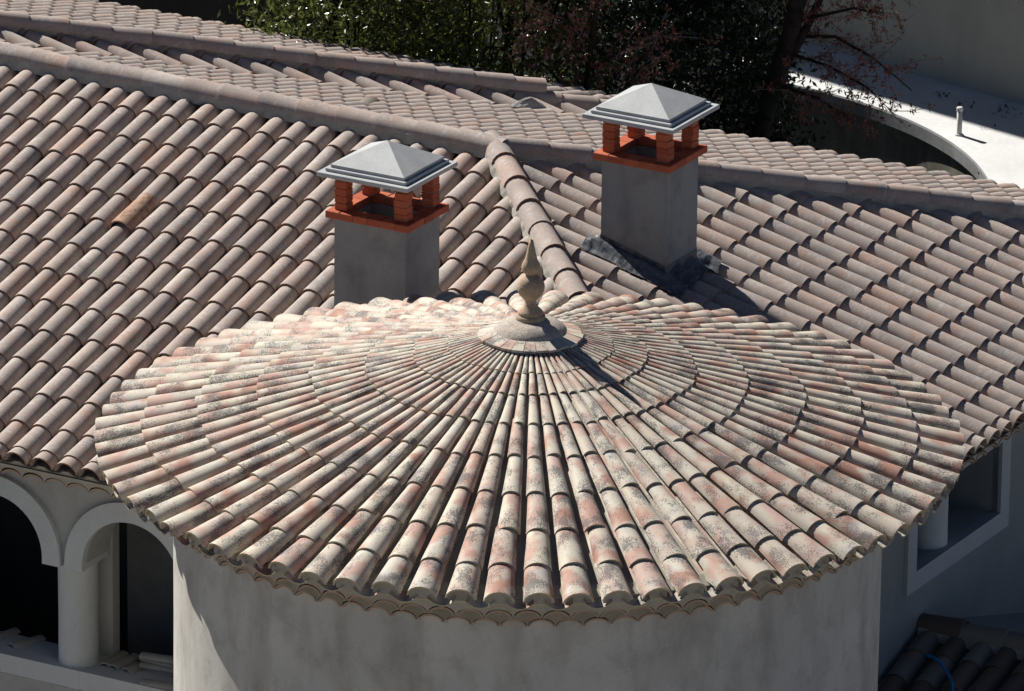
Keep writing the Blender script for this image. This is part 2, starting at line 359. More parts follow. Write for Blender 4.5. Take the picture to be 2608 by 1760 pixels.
rw = thing('retaining_wall', (PC[0]+PR, PC[1], -5.2), 'dark stained curved retaining wall below the white terrace', 'wall')
b = MB(); b.lathe([(PR+.04, ZT-.13), (PR+.04, -5.2)], 60, PC, a0, a1); b.build('wall_face', M['pit'], rw, True)
b = MB(); b.lathe([(PR+.30, ZT-.004), (PR-.005, ZT-.004), (PR-.012, ZT-.015), (PR-.012, ZT-.135), (PR+.05, ZT-.135)], 60, PC, a0, a1); b.build('coping', M['coping'], rw)
# shaded neighbour walls
wa, wb = V((3.511, 18.26, ZT)), V((4.680, 17.172, ZT)); wd = (wb-wa).normalized(); wn = V((wd.y, -wd.x, 0))
if wn.y > 0: wn = -wn
gw = thing('neighbour_house', wa, 'tall beige rendered wall of the house beyond the white terrace', 'building')
b = MB(); p0, p1 = wa-wd*14.0, wa+wd*9; th = -wn*.4
for z0, z1, nm, mm, pr in ((-5.2, 4.3, 'wall', 'gwall', 0), (4.3, 4.5, 'added_eave', 'coping', .38)):  # unseen eave added on top to widen the shadow on the terrace
    b = MB(); b.box8([q+Z3*(zz-q.z)+wn*o for zz in (z0, z1) for q, o in ((p0, pr), (p1, pr), (p1, -.4-pr), (p0, -.4-pr))]); b.build(nm, M[mm], gw)
bw_ = thing('brown_outbuilding', (-3, 18.5, -5.2), 'dark brown wall in deep shade behind the laurel trees', 'building')
b = MB(); b.box8([(x, y, z) for z in (-5.2, -.7) for x, y in ((-9, 17.6), (-.4, 17.6), (-.4, 18), (-9, 18))]); b.build('wall', M['brown'], bw_)
b = MB(); b.box8([(x, y, z) for z in (-.7, -.6) for x, y in ((-9.1, 17.5), (-.3, 17.5), (-.3, 18.1), (-9.1, 18.1))]); b.build('coping', M['brown'], bw_)
# vent pipe on terrace
vp = thing('vent_pipe', (4.02, 16.233, ZT), 'short grey plastic vent pipe with cap standing on the white terrace', 'pipe')
b = MB(); b.lathe([(.026, ZT-.01), (.026, ZT+.245), (0, ZT+.245)], 14, (4.02, 16.233)); b.build('pipe', M['pvc'], vp, True)
b = MB(); b.lathe([(.02, ZT+.24), (.031, ZT+.24), (.031, ZT+.268), (.024, ZT+.275), (0, ZT+.275)], 14, (4.02, 16.233)); b.build('cap', M['pvc'], vp)
b = MB(); b.lathe([(.045, ZT+.002), (.04, ZT+.014), (.025, ZT+.016)], 14, (4.02, 16.233)); b.build('collar', M['pvc'], vp)
# ---------------------------------------------------------------- round tower
tw = thing('round_tower', (0, 0, -5.2), 'round grey rendered tower with a conical roof of mottled cream and pink tiles', 'tower')
b = MB(); RWL = 2.595; prof = [(RWL, -.38)] + [(RWL, z) for z in (-.8, -1.4, -2.0, -3.0, -5.2)]; seg = 144
for i, (r, z) in enumerate(prof):
    for k in range(seg):
        a = 2*math.pi*k/seg; rr = r+.006*mnoise.noise(V((math.cos(a)*4, math.sin(a)*4, z*2.3)))
        b.v.append((rr*math.cos(a), rr*math.sin(a), z))
for i in range(len(prof)-1):
    for k in range(seg): k2 = (k+1) % seg; b.f.append((i*seg+k, (i+1)*seg+k, (i+1)*seg+k2, i*seg+k2))
b.build('wall', M['wall'], tw, True)
NT = 72; KC = .27; RE = 3.15; FILL = .81
pitch = lambda r: 2*math.pi*r/NT
rise = lambda r: .385*FILL*pitch(r)
zcrest = lambda r: KC*(RE-r)
zbase = lambda r: zcrest(r)-rise(r)
b = MB(); b.lathe([(3.02, zbase(3.02)-.05), (2.4, zbase(2.4)-.045), (1.5, zbase(1.5)-.035), (.8, zbase(.8)-.02), (.3, zbase(.3)-.02), (0.01, zbase(.3)+.03)], 144)
roof = b.build('roof', M['tmortar'], tw, True)
# fascia mortar with plugs under each cover tile
b = MB(); b.lathe([(2.93, zbase(2.93)-.03), (3.035, zbase(3.035)-.045), (3.03, -.11), (2.985, -.15), (2.897, -.217), (2.6, -.222)], 216)
for k in range(NT):
    th_ = math.radians(-90+1.45)+2*math.pi*k/NT; c, s = math.cos(th_), math.sin(th_); q = []
    for j in range(7):
        a = math.radians(-70+140*j/6); q.append((.098*math.sin(a)/math.sin(1.22), -.078+rise(3.1)*.90*(math.cos(a)-math.cos(1.22))/(1-math.cos(1.22))))
    rj = 3.105+rng.uniform(-.02, .02)
    b.poly([(rj*c-y*s, rj*s+y*c, z) for y, z in q][::-1]); b.poly([(rj*c-y*s, rj*s+y*c, z) for y, z in (q[0], q[-1], (q[-1][0], -.12), (q[0][0], -.12))][::-1])
    for (y0, z0), (y1, z1) in zip(q, q[1:]): b.quad(*[(r*c-y*s, r*s+y*c, z) for r, y, z in ((rj, y0, z0), (rj, y1, z1), (2.9, y1, z1), (2.9, y0, z0))])
b.build('eave_mortar', M['tmortar'], tw)
RJ = [.60, .85, 1.20, 1.58, 1.99, 2.41, 2.81, 3.15]
items = []; pans = []
for ci, r1 in enumerate(RJ):
    r0 = (RJ[ci-1]-.055 if ci else .34); Ln = math.hypot(r1-r0, zbase(r0)-zbase(r1)); w1 = FILL*pitch(r1); w0 = FILL*pitch(r0)*.90
    arr = tile_arrays(w0, w1, max(.006, rise(r0)*.92-.014), rise(r1), Ln, .015 if ci > 1 else .009, 8, 82); me = tile_mesh('cone_tile', arr, M['ttile'])
    parr = pan_arrays(pitch(r0)*.66, pitch(r1)*.72, .012+.034*r0/3, .014+.036*r1/3, Ln)
    D = V((r1-r0, 0, zbase(r1)-zbase(r0))).normalized(); Nn = V((-D.z, 0, D.x)); Yv = V((0, 1, 0))
    for k in range(NT):
        th_ = math.radians(-90+1.45)+2*math.pi*k/NT
        jr = rng.gauss(0, .010)*min(1, r1); R_ = Matrix.Rotation(th_+rng.gauss(0, .0016), 4, 'Z')
        p = V((r1, 0, zbase(r1)))+D*jr
        mw = R_@frame(p, D, Yv, Nn)@Matrix.Rotation(rng.gauss(0, .010), 4, 'Z')@Matrix.Rotation(rng.gauss(0, .02), 4, 'X')
        ar = proj_area(mw, Ln, w1)
        items.append((me, arr, mw, ar))
        R2 = Matrix.Rotation(th_+math.pi/NT, 4, 'Z'); pp = V((r1, 0, zbase(r1)))-D*(.045 if ci < 7 else .0)+Nn*(.002-.014*r1/3)
        pans.append((parr, R2@frame(pp, D, Yv, Nn)@Matrix.Rotation(rng.gauss(0, .008), 4, 'Z')))
place_tiles(roof, items, M['ttile'])
tag(link('channel_tiles', joined_mesh('channel_tiles', pans, M['ttile']), None, roof), kind='stuff')
# ring of flat tiles and finial
cr = MB(); cr.lathe([(.36, .735), (.36, .752), (0.02, .80)], 52); crp = cr.build('cap_ring', M['tmortar'], tw)
for k in range(26):
    a0_, a1_ = 2*math.pi*(k+.03)/26, 2*math.pi*(k+.97)/26; am = (a0_+a1_)/2; b = MB(); z0, z1 = .752+rng.uniform(-.003, .003), .792
    ro_ = .385+rng.uniform(-.006, .006); c0 = V((.31*math.cos(am), .31*math.sin(am), .77))
    pt = lambda r, a, z: V((r*math.cos(a), r*math.sin(a), z))-c0
    b.box8([pt(ro_, a0_, z0), pt(ro_, a1_, z0), pt(.235, a1_, z1), pt(.235, a0_, z1), pt(ro_, a0_, z0+.018), pt(ro_, a1_, z0+.018), pt(.235, a1_, z1+.018), pt(.235, a0_, z1+.018)])
    me = b.mesh('ring_tile'); ul = me.uv_layers.new(name='UVMap'); ul.data.foreach_set('uv', [q for lp in me.loops for q in (me.vertices[lp.vertex_index].co.x, me.vertices[lp.vertex_index].co.y-2)])
    link('ring_tile', me, M['ttile'], crp, Matrix.Translation(c0))
prof = [(.272, .786), (.268, .800), (.245, .828), (.205, .855), (.16, .874), (.108, .884), (.109, .886), (.109, .905), (.104, .916), (.090, .921), (.090, .924), (.096, .932), (.084, .950), (.058, .975), (.043, 1.005), (.041, 1.026), (.060, 1.045), (.085, 1.073), (.099, 1.105), (.103, 1.130), (.099, 1.155), (.085, 1.187), (.060, 1.212), (.034, 1.224), (.032, 1.229),
        (.052, 1.236), (.066, 1.258), (.070, 1.284), (.062, 1.312), (.048, 1.335), (.034, 1.39), (.022, 1.445), (.013, 1.492), (.007, 1.49), (.004, 1.45)]
b = MB(); b.lathe([(.268, .765)]+prof[:6], 40); b.build('finial_base', M['dome'], tw, True)
b = MB(); b.lathe(prof[5:], 32); b.build('finial', M['finial'], tw, True)
# genoise: scalloped mortar rows with clay tile shells under the eave
def genoise(par, P3, n, p, o, zt, zc, zk, ow, K=8, m='tmortar'):
    """P3(t,out,z) -> world ; n scallops of width p; front at out=o, top zt, arc crest zc, cusps zk, back at ow"""
    b = MB(); shell = []
    for i in range(n):
        t0 = i*p; pts = []; zj = rng.uniform(-.007, .007)
        for j in range(K+1):
            a = math.pi*j/K; pts.append((t0+p/2-math.cos(a)*p*.485, zk+(zc-zk+zj)*math.sin(a)))
        pts = [(t0, zk-.002)]+pts+[(t0+p, zk-.002)]
        for (ta, za), (tb, zb) in zip(pts, pts[1:]):
            b.quad(P3(ta, o, za), P3(tb, o, zb), P3(tb, o, zt), P3(ta, o, zt))
            b.quad(P3(tb, o, zb), P3(ta, o, za), P3(ta, ow, za), P3(tb, ow, zb))
    b.build('eave_moulding', M[m], par)
def genoise_tiles(par, spots, w, h, Ln):
    arr = tile_arrays(w, w, h, h, Ln, .014, 8, 85); me = tile_mesh('moulding_tile', arr, M['genoise'])
    for mw in spots:
        o = bpy.data.objects.new('moulding_tile', me); COL.objects.link(o); parent(o, par); o.matrix_basis = mw
for o_, zt, zc, zk, nn, ow in ((2.895, -.215, -.248, -.302, 90, 2.70), (2.745, -.28, -.372, -.422, 88, 2.58)):
    p_ = 2*math.pi*o_/nn
    genoise(tw, lambda t, r, z, o_=o_: (r*math.cos(t/o_), r*math.sin(t/o_), z), nn, p_, o_, zt, zc, zk, ow, m='tmortar' if o_ > 2.8 else 'genoise2')
    sp_ = []
    for i in range(nn):
        a = (i+.5)*2*math.pi/nn
        if math.sin(a) > .25: continue
        x = V((math.cos(a), math.sin(a), 0)); y = V((-x.y, x.x, 0)); sp_.append(frame(x*(o_-.012+rng.uniform(0, .012))+Z3*(zk-.010), x, y, Z3))
    genoise_tiles(tw, sp_, p_*.95, zc-zk+.004, .17)
# ---------------------------------------------------------------- main house
hs = thing('tiled_house', W3(0, 0, -5.2), 'large house with hipped roof of grey mauve clay tiles behind the round tower', 'house')
DF, DE, DK = 4.78, 4.74, 5.96
O0 = W3(0, 0, ZC)
def inch(u, v, m=0.02): return any(c[0]-m < u < c[1]+m and c[2]-m < v < c[3]+m for c in (CH1, CH2))
def skipF(pos, lat, r):
    if math.hypot(pos.x, pos.y) < 2.64: return True
    q = pos-PK; return inch(q.dot(U3), q.dot(V3), .03)
def deck(name, pts, m='mortar', down=.155):
    b = MB(); b.poly([V(p)-Z3*down for p in pts]); return b.build(name, M[m], hs)
zF = lambda r: ZC-SL*r
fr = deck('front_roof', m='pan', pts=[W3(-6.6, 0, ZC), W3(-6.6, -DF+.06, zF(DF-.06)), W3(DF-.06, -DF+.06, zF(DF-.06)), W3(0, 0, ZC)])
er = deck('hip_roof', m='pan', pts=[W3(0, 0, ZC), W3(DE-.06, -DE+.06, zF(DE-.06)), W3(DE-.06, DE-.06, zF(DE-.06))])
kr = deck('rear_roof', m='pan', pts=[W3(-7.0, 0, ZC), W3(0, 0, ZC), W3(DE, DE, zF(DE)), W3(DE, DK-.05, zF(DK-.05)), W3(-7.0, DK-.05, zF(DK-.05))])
rows = []; k = -26
for k in range(-25, 26):
    u = -.862+SP*k
    if u < DF-.3: rows.append((u, .055 if u <= 0 else u+.05, DF))
itF = slope_tiles(fr, O0, -V3, U3, rows, .366, DF, skip=skipF)
rows = []
for k in range(-20, 26):
    v = -.71+SP*k
    if abs(v) < DE-.25: rows.append((v, abs(v)+.05, DE))
slope_tiles(er, O0, U3, V3, rows, .342, DE, skip=skipF)
rows = []
for k in range(-28, 26):
    u = -.862+SP*k
    e = DK
    if u < DE-.2 and u > -6.9:
        r0 = .055 if u <= 0 else u+.05
        if u+7.09 > r0: rows.append((u, r0, e))
def skipK(pos, lat, r): return r > lat+7.09+.12
slope_tiles(kr, O0, V3, U3, rows, .358, DK, skip=skipK)
# odd terracotta tile laid on the front slope, orange among grey
best = None
for o in fr.children:
    if o.name.startswith('tile') and 'field' not in o.name:
        x, y = pix(o.matrix_basis.translation+Z3*.07); d_ = math.hypot(x-322, y-535)
        if best is None or d_ < best[0]: best = (d_, o)
if best:
    o = best[1]; me = o.data.copy(); me.materials.clear(); me.materials.append(M['otile']); o.data = me; o['label'] = 'single worn orange terracotta tile'
    o.matrix_basis = o.matrix_basis@Matrix.Translation((.01, 0, .012))@Matrix.Diagonal((1, 1.1, 1.12, 1))
o = bpy.data.objects.new('tile', COVER_ME); COL.objects.link(o); o.parent = kr
o.matrix_basis = frame(W3(-2.50, 2.30, ZC-SL*2.30-.07), (V3-Z3*SL).normalized(), -U3, (V3*SL+Z3).normalized())@Matrix.Rotation(.35, 4, 'Z')@Matrix.Rotation(-.09, 4, 'Y')@Matrix.Diagonal((.8, 1, 1, 1))
o['label'] = 'displaced tile sitting proud and askew on the rear slope'; me = COVER_ME.copy(); me.materials.clear(); me.materials.append(M['atile']); o.data = me
rd = MB(); rd.ubox(-6.6, 0, -.04, .04, ZC-.1, ZC-.02); rdg = rd.build('ridge', M['mortar'], hs)
ridge_run(rdg, W3(.03, 0, PK.z), W3(-6.5, 0, PK.z))
hp1 = 2.66
ridge_run(rdg, W3(-.05, .05, PK.z+.012), W3(hp1, -hp1, PK.z-SL*hp1))
ridge_run(rdg, W3(.05, .05, PK.z-.012), W3(DE+.02, DE+.02, PK.z-SL*(DE+.02)))
# house walls ------------------------------------------------------------
VW = -4.47; ZTOP = -1.30; AC = (-3.135, -1.89, -.645); AR = .445; BR = .60; ZS = -2.115; ZSILL = -3.01
b = MB(); UL, UR = -6.6, .75
edges = [UL]
def wallquad(u0, u1, z0, z1): b.ubox(u0, u1, VW, VW+.36, z0, z1)
K = 20
lastu = UL
for uc in AC:
    if uc-AR > lastu: wallquad(lastu, uc-AR, ZS if uc != AC[0] else -5.2, ZTOP)
    pts = [(uc-AR*math.cos(math.pi*j/K), ZS+AR*math.sin(math.pi*j/K)) for j in range(K+1)]
    for (ua, za), (ub, zb) in zip(pts, pts[1:]):
        b.quad(W3(ua, VW, za), W3(ub, VW, zb), W3(ub, VW, ZTOP), W3(ua, VW, ZTOP))
        b.quad(W3(ub, VW, zb), W3(ua, VW, za), W3(ua, VW+.36, za), W3(ub, VW+.36, zb))
        b.quad(W3(ub, VW+.36, zb), W3(ua, VW+.36, za), W3(ua, VW+.36, ZTOP), W3(ub, VW+.36, ZTOP))
    lastu = uc+AR
wallquad(lastu, UR, -5.2, ZTOP)
wallquad(AC[0]-AR, lastu, -5.2, ZSILL-.16)
b.build('front_wall', M['hwall'], hs)
for uc in AC:
    b = MB(); VB = VW-.045; KK = 28
    for j in range(KK):
        A, B = math.pi*j/KK, math.pi*(j+1)/KK; f = lambda r, a, v: W3(uc-r*math.cos(a), v, ZS+r*math.sin(a))
        b.quad(f(AR-.004, A, VB), f(AR-.004, B, VB), f(BR, B, VB), f(BR, A, VB)); b.quad(f(BR, A, VB), f(BR, B, VB), f(BR, B, VW+.01), f(BR, A, VW+.01))
        b.quad(f(AR-.004, B, VB), f(AR-.004, A, VB), f(AR-.004, A, VW+.02), f(AR-.004, B, VW+.02))
    for sgn in (-1, 1):
        x0, x1 = sorted((uc+sgn*(AR-.004), uc+sgn*BR*1.0)); b.ubox(x0, x1, VB, VW+.02, ZS-.05, ZS)
    b.build('arch', M['band'], hs)
b = MB(); n_s = 40
for i in range(n_s):
    ua, ub = -3.7+(UR+3.7)*i/n_s, -3.7+(UR+3.7)*(i+1)/n_s
    b.ubox(ua, ub, VW-.006+.004*mnoise.noise(V((i*.7, 0, 0))), VW+.39, ZSILL-.155, ZSILL+.0)
b.build('sill', M['band'], hs)
for uc in (-2.5125, -1.2675):
    c = W3(uc, VW+.19, 0); b = MB(); b.lathe([(.162, ZS-.045), (.158, ZS-.10), (.156, -2.6), (.158, ZSILL+.03), (.163, ZSILL-.003)], 28, (c.x, c.y)); b.build('column', M['band'], hs, True)
    b = MB(); b.ubox(uc-.17, uc+.17, VW+.02, VW+.35, ZS-.05, ZS+.01); b.build('impost', M['band'], hs)
    b = MB(); b.ubox(uc+.03, uc+.20, VW+.37, VW+.47, -5.0, ZS+.4); b.build('pilaster', M['hwall'], hs)
# interior of the loggia
b = MB()
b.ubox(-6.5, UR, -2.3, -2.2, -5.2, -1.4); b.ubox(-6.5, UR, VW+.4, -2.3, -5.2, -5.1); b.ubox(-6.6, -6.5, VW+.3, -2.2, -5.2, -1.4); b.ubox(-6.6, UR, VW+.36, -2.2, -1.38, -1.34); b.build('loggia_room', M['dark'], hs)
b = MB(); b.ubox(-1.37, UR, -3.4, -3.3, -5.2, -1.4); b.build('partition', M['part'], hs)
# end wall with framed opening
UE = 4.41; vo0, vo1, zo0, zo1 = -1.208, .268, -2.157, -1.56; b = MB(); T = .42
for v0, v1, z0, z1 in ((-4.4, vo0, -5.2, -1.30), (vo1, 4.4, -5.2, -1.30), (vo0, vo1, -5.2, zo0-.02), (vo0, vo1, zo1, -1.30)): b.ubox(UE-T, UE, v0, v1, z0, z1)
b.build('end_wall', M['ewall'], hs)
b = MB(); fw = .155; pr = .03
for v0, v1, z0, z1 in ((vo0-fw, vo0, zo0-fw, zo1+.05), (vo1, vo1+fw, zo0-fw, zo1+.05), (vo0, vo1, zo0-fw, zo0), (vo0, vo1, zo1, zo1+.05)): b.ubox(UE-.05, UE+pr, v0, v1, z0, z1)
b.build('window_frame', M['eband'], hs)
b = MB(); b.ubox(UE-T, UE-.05, vo0, vo1, zo0-.02, zo0-.004); b.build('window_sill', M['hwall'], hs)
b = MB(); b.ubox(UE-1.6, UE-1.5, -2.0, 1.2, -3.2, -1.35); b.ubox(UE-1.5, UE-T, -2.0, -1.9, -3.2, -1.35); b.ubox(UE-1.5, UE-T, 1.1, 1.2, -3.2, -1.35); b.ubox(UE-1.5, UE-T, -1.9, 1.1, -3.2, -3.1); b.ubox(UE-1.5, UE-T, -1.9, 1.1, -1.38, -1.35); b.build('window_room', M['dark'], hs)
c = W3(UE-.17, -.60, 0); b = MB(); b.lathe([(.147, zo1+.02), (.145, -1.9), (.147, zo0-.006)], 24, (c.x, c.y)); b.build('column', M['band'], hs, True)
# eave mouldings of the house
gp = .201
def gF(t, o, z): return W3(-6.55+t, VW-o, z)
def gE(t, o, z): return W3(UE+o, -4.4+t, z)
for fn, nn, ax in ((gF, 36, 'F'), (gE, 43, 'E')):
    b = MB(); ln = nn*gp
    for o_, z0, z1 in ((.245, -1.345, -1.275),):
        b.quad(fn(0, o_-.02, z0), fn(ln, o_-.02, z0), fn(ln, o_, z1), fn(0, o_, z1)); b.quad(fn(0, o_, z1), fn(ln, o_, z1), fn(ln, 0, z1+.05), fn(0, 0, z1+.05)); b.quad(fn(0, 0, z0), fn(ln, 0, z0), fn(ln, o_-.02, z0), fn(0, o_-.02, z0))
    b.build('fascia', M['tmortar'], hs)
    genoise(hs, fn, nn, gp, .20, -1.335, -1.365, -1.415, -.01)
    x, y = (-V3, U3) if ax == 'F' else (U3, V3)
    sp_ = []
    for i in range(nn):
        q = V(fn((i+.5)*gp, .190+rng.uniform(0, .012), -1.427))
        if math.hypot(q.x, q.y) > 2.7 and -60 < pix(q)[0] < 2660: sp_.append(frame(q, x, y if ax == 'E' else y, Z3))
    genoise_tiles(hs, sp_, gp*.95, .05, .18)
# ---------------------------------------------------------------- rear wing (upper roof behind the ridge)
rwg = thing('rear_wing', W3(-5, 5, -5.2), 'rear wing of the house, its tiled hip standing above the main back slope', 'house wing')
CB, HB = 7.09, 7.62
def dk(name, pts, par, down=.155, m='mortar'):
    b = MB(); b.poly([V(p)-Z3*down for p in pts]); return b.build(name, M[m], par)
zEB = lambda u: ZC-SL*(u+CB)
zKB = lambda v: ZC-SL*(v-(HB-CB))
v0, v1 = -.6, 5.45
sr = dk('side_roof', [W3(v0-HB, v0, zEB(v0-HB)), W3(v0-CB, v0, zEB(v0-CB)), W3(v1-CB, v1, zEB(v1-CB)), W3(v1-HB, v1, zEB(v1-HB))], rwg)
bk = dk('back_roof', [W3(v0-HB, v0, zKB(v0)), W3(6.05-HB, 6.05, zKB(6.05)), W3(-9.2, 6.05, zKB(6.05)), W3(-9.2, v0, zKB(v0))], rwg)
b = MB(); b.ubox(-9, -2.2, 5.2, 5.6, -5.2, -1.75); b.build('wall', M['hwall'], rwg)
rows = []
for k in range(-4, 24):
    v = .12+SP*k
    if v < 5.3: rows.append((v, v-HB+.02+8, v-CB+.05+8))
def sideO(): return W3(-8, 0, ZC+SL*8-SL*CB)
slope_tiles(sr, sideO(), U3, V3, rows, .5, 0, lip=(.46,))
rows = []
for k in range(-36, 0):
    u = -.80+SP*k
    if -9 < u < 6.05-HB-.1: rows.append((u, max(0, u+HB+.04), 6.05))
slope_tiles(bk, W3(0, 0, ZC+SL*(HB-CB)), V3, U3, rows, .358, 0)
rb = MB(); rb.ubox(-3.6, -3.5, 4.0, 4.1, -1.4, -1.3); rbg = rb.build('hip_ridge', M['mortar'], rwg)
ve = 5.20
ridge_run(rbg, W3(v0-HB, v0, zKB(v0)+.08), W3(ve-HB, ve, zKB(ve)+.08), drop=.20, bw=.16)
ridge_run(rbg, W3(5.0-HB+.10, 5.0, zKB(5.0)-.02), W3(6.0-HB+.28, 6.0, zKB(6.0)-.01), expo=.34, drop=.12)
b = MB()      # lump of spilt mortar at the valley's foot
for i in range(9):
    for j in range(9):
        f = lambda i, j: W3(-2.50+.024*i+.02*j, 4.60+.034*j, 0)+Z3*(zKB(4.60+.034*j)-.20+.12*math.sin(math.pi*i/9)*math.sin(math.pi*min(1, (j+.5)/9))+.02*mnoise.noise(V((i*.6, j*.6, 3))))
        b.quad(f(i, j), f(i+1, j), f(i+1, j+1), f(i, j+1))
b.build('mortar_lump', M['chim'], rwg, True)
# ---------------------------------------------------------------- chimneys
BRK = {}
def brick(par, u0, u1, v0, v1, z0, z1):
    key = (round(u1-u0, 3), round(v1-v0, 3), round(z1-z0, 3))
    if key not in BRK:
        b = MB(); a, c, d = key[0]/2, key[1]/2, key[2]/2; e = .004
        ring = lambda sx, z: [(sx*x, sy, z) for x, sy in ()]
        P_ = []
        for zz, ins in ((-d, e), (-d+e, 0), (d-e, 0), (d, e)):
            P_.append([U3*(sx*(a-ins))+V3*(sy*(c-ins))+Z3*zz for sx, sy in ((-1, -1), (1, -1), (1, 1), (-1, 1))])
        for q in P_: b.v += [tuple(x) for x in q]
        b.f = [(3, 2, 1, 0), (12, 13, 14, 15)]+[(i*4+k, i*4+(k+1) % 4, i*4+4+(k+1) % 4, i*4+4+k) for i in range(3) for k in range(4)]
        BRK[key] = b.mesh('brick'); BRK[key].materials.append(M['brick'])
    o = bpy.data.objects.new('brick', BRK[key]); COL.objects.link(o); parent(o, par)
    c_ = W3((u0+u1)/2+rng.uniform(-.003, .003), (v0+v1)/2+rng.uniform(-.003, .003), (z0+z1)/2); o.matrix_basis = Matrix.Translation(c_)@Matrix.Rotation(rng.gauss(0, .012), 4, 'Z')
def chimney(fp, z0, zb, label, lead):
    u0, u1, v0, v1 = fp; uc, vc = (u0+u1)/2, (v0+v1)/2
    ch = thing('chimney', W3(uc, vc, zb), label, 'chimney', 'roof chimneys'); t = .085
    b = MB(); e = .006
    b.ubox(u0, u1, v0, v0+t, zb, z0); b.ubox(u0, u1, v1-t, v1, zb, z0); b.ubox(u0, u0+t, v0+t, v1-t, zb, z0); b.ubox(u1-t, u1, v0+t, v1-t, zb, z0)
    sh = b.build('shaft', M['chim'], ch)
    b = MB(); b.ubox(u0+t+.002, u1-t-.002, v0+t+.002, v1-t-.002, zb, z0-.22); b.build('flue', M['dark'], ch)
    o = .055; lz = .058; bd = .125                     # ledge of bricks laid round the top
    nu = max(3, round((u1-u0+2*o)/.135)); wu = (u1-u0+2*o)/nu
    for i in range(nu):
        for va in (v0-o, v1+o-bd): brick(ch, u0-o+i*wu+.003, u0-o+(i+1)*wu-.003, va, va+bd, z0, z0+lz)
    nv = max(2, round((v1-v0+2*o-2*bd)/.135)); wv = (v1-v0+2*o-2*bd)/nv
    for i in range(nv):
        for ua in (u0-o, u1+o-bd): brick(ch, ua, ua+bd, v0-o+bd+i*wv+.003, v0-o+bd+(i+1)*wv-.003, z0, z0+lz)
    b = MB(); q = .006; b.ubox(u0-o+q, u1+o-q, v0-o+q, v0-o+bd-q, z0+.004, z0+lz-.006); b.ubox(u0-o+q, u1+o-q, v1+o-bd+q, v1+o-q, z0+.004, z0+lz-.006)
    b.ubox(u0-o+q, u0-o+bd-q, v0-o+bd-q, v1+o-bd+q, z0+.004, z0+lz-.006); b.ubox(u1+o-bd+q, u1+o-q, v0-o+bd-q, v1+o-bd+q, z0+.004, z0+lz-.006); b.build('ledge_mortar', M['mortar'], ch)
    ps = .102; hb = .056
    for ua in (u0+.0, u1-ps-.0):
        for va in (v0+.0, v1-ps-.0):
            for k in range(5):
                jx, jy = rng.uniform(-.005, .005), rng.uniform(-.005, .005)
                brick(ch, ua+jx, ua+ps+jx, va+jy, va+ps+jy, z0+lz+k*.0585+.002, z0+lz+k*.0585+.002+hb)
            b = MB(); b.ubox(ua+.008, ua+ps-.008, va+.008, va+ps-.008, z0+lz, z0+.352); b.build('post_mortar', M['mortar'], ch)
    def sq(h, z): return [W3(uc+sx*h[0], vc+sy*h[1], z) for sx, sy in ((-1, -1), (1, -1), (1, 1), (-1, 1))]
    H = (.405, .388)
    def slab(i0, za, zb_): b.box8(sq((H[0]-i0, H[1]-i0), za)+sq((H[0]-i0, H[1]-i0), zb_))
    b = MB(); slab(0, z0+.352, z0+.387); cp = b.build('cap_slab', M['cap'], ch)
    bv = cp.modifiers.new('bevel', 'BEVEL'); bv.width = .006; bv.segments = 2
    b = MB(); slab(.048, z0+.387, z0+.414); o_ = b.build('cap_step', M['cap'], ch); bv = o_.modifiers.new('bevel', 'BEVEL'); bv.width = .008; bv.segments = 2
    b = MB(); slab(.078, z0+.414, z0+.438); o_ = b.build('cap_step', M['cap'], ch); bv = o_.modifiers.new('bevel', 'BEVEL'); bv.width = .006; bv.segments = 2
    b = MB(); bs = sq((H[0]-.079, H[1]-.079), z0+.438); ap = W3(uc, vc, z0+.60)
    for k in range(4): b.poly([bs[k], bs[(k+1) % 4], ap])
    b.build('cap_pyramid', M['cap'], ch)
    if lead:
        b = MB(); n1, n2 = 60, 50; ua, ub, va, vb = u0-.10, u1+.30, v0-.26, v1+.14
        def f(i, j):
            u = ua+(ub-ua)*i/n1; v = va+(vb-va)*j/n2; rr = u
            ph = (v+.71)/SP*2*math.pi; up = max(0, .10-max(u0-u, u-u1, v0-v, v-v1))*.6
            wv_ = -.018+.026*math.cos(ph); d_ = .012*mnoise.noise(V((u*9, v*9, 1)))+.006*mnoise.noise(V((u*30, v*30, 5)))
            return W3(u, v, ZC-SL*u+wv_+.012+up*.5+d_)
        for i in range(n1):
            for j in range(n2):
                u = ua+(ub-ua)*(i+.5)/n1; v = va+(vb-va)*(j+.5)/n2
                if u0+.01 < u < u1-.01 and v0+.01 < v < v1-.01: continue
                if u < u0 and v > v0+.1: continue
                e = .10*mnoise.noise(V((u*5, v*5, 9)))
                if v < va+.06+e or u > ub-.10+e or v > vb-.02+e*.5: continue
                b.quad(f(i, j), f(i+1, j), f(i+1, j+1), f(i, j+1))
        b.build('lead_flashing', M['lead'], ch, True)
        b = MB(); e = .004
        for A, B in (((u0-e, v0-e), (u1+e, v0-e)), ((u1+e, v0-e), (u1+e, v1))):
            b.quad(W3(*A, ZC-SL*A[0]-.05), W3(*B, ZC-SL*B[0]-.05), W3(*B, ZC-SL*B[0]+.075), W3(*A, ZC-SL*A[0]+.075))
        b.build('bitumen_upstand', M['lead'], ch)
    return ch
chimney(CH1, .446, -1.3, 'grey rendered chimney with brick posts and pyramid cap, on the front slope beside the cone', False)
chimney(CH2, .514, -1.2, 'grey rendered chimney with brick posts and pyramid cap, on the hip slope with lead flashing', True)
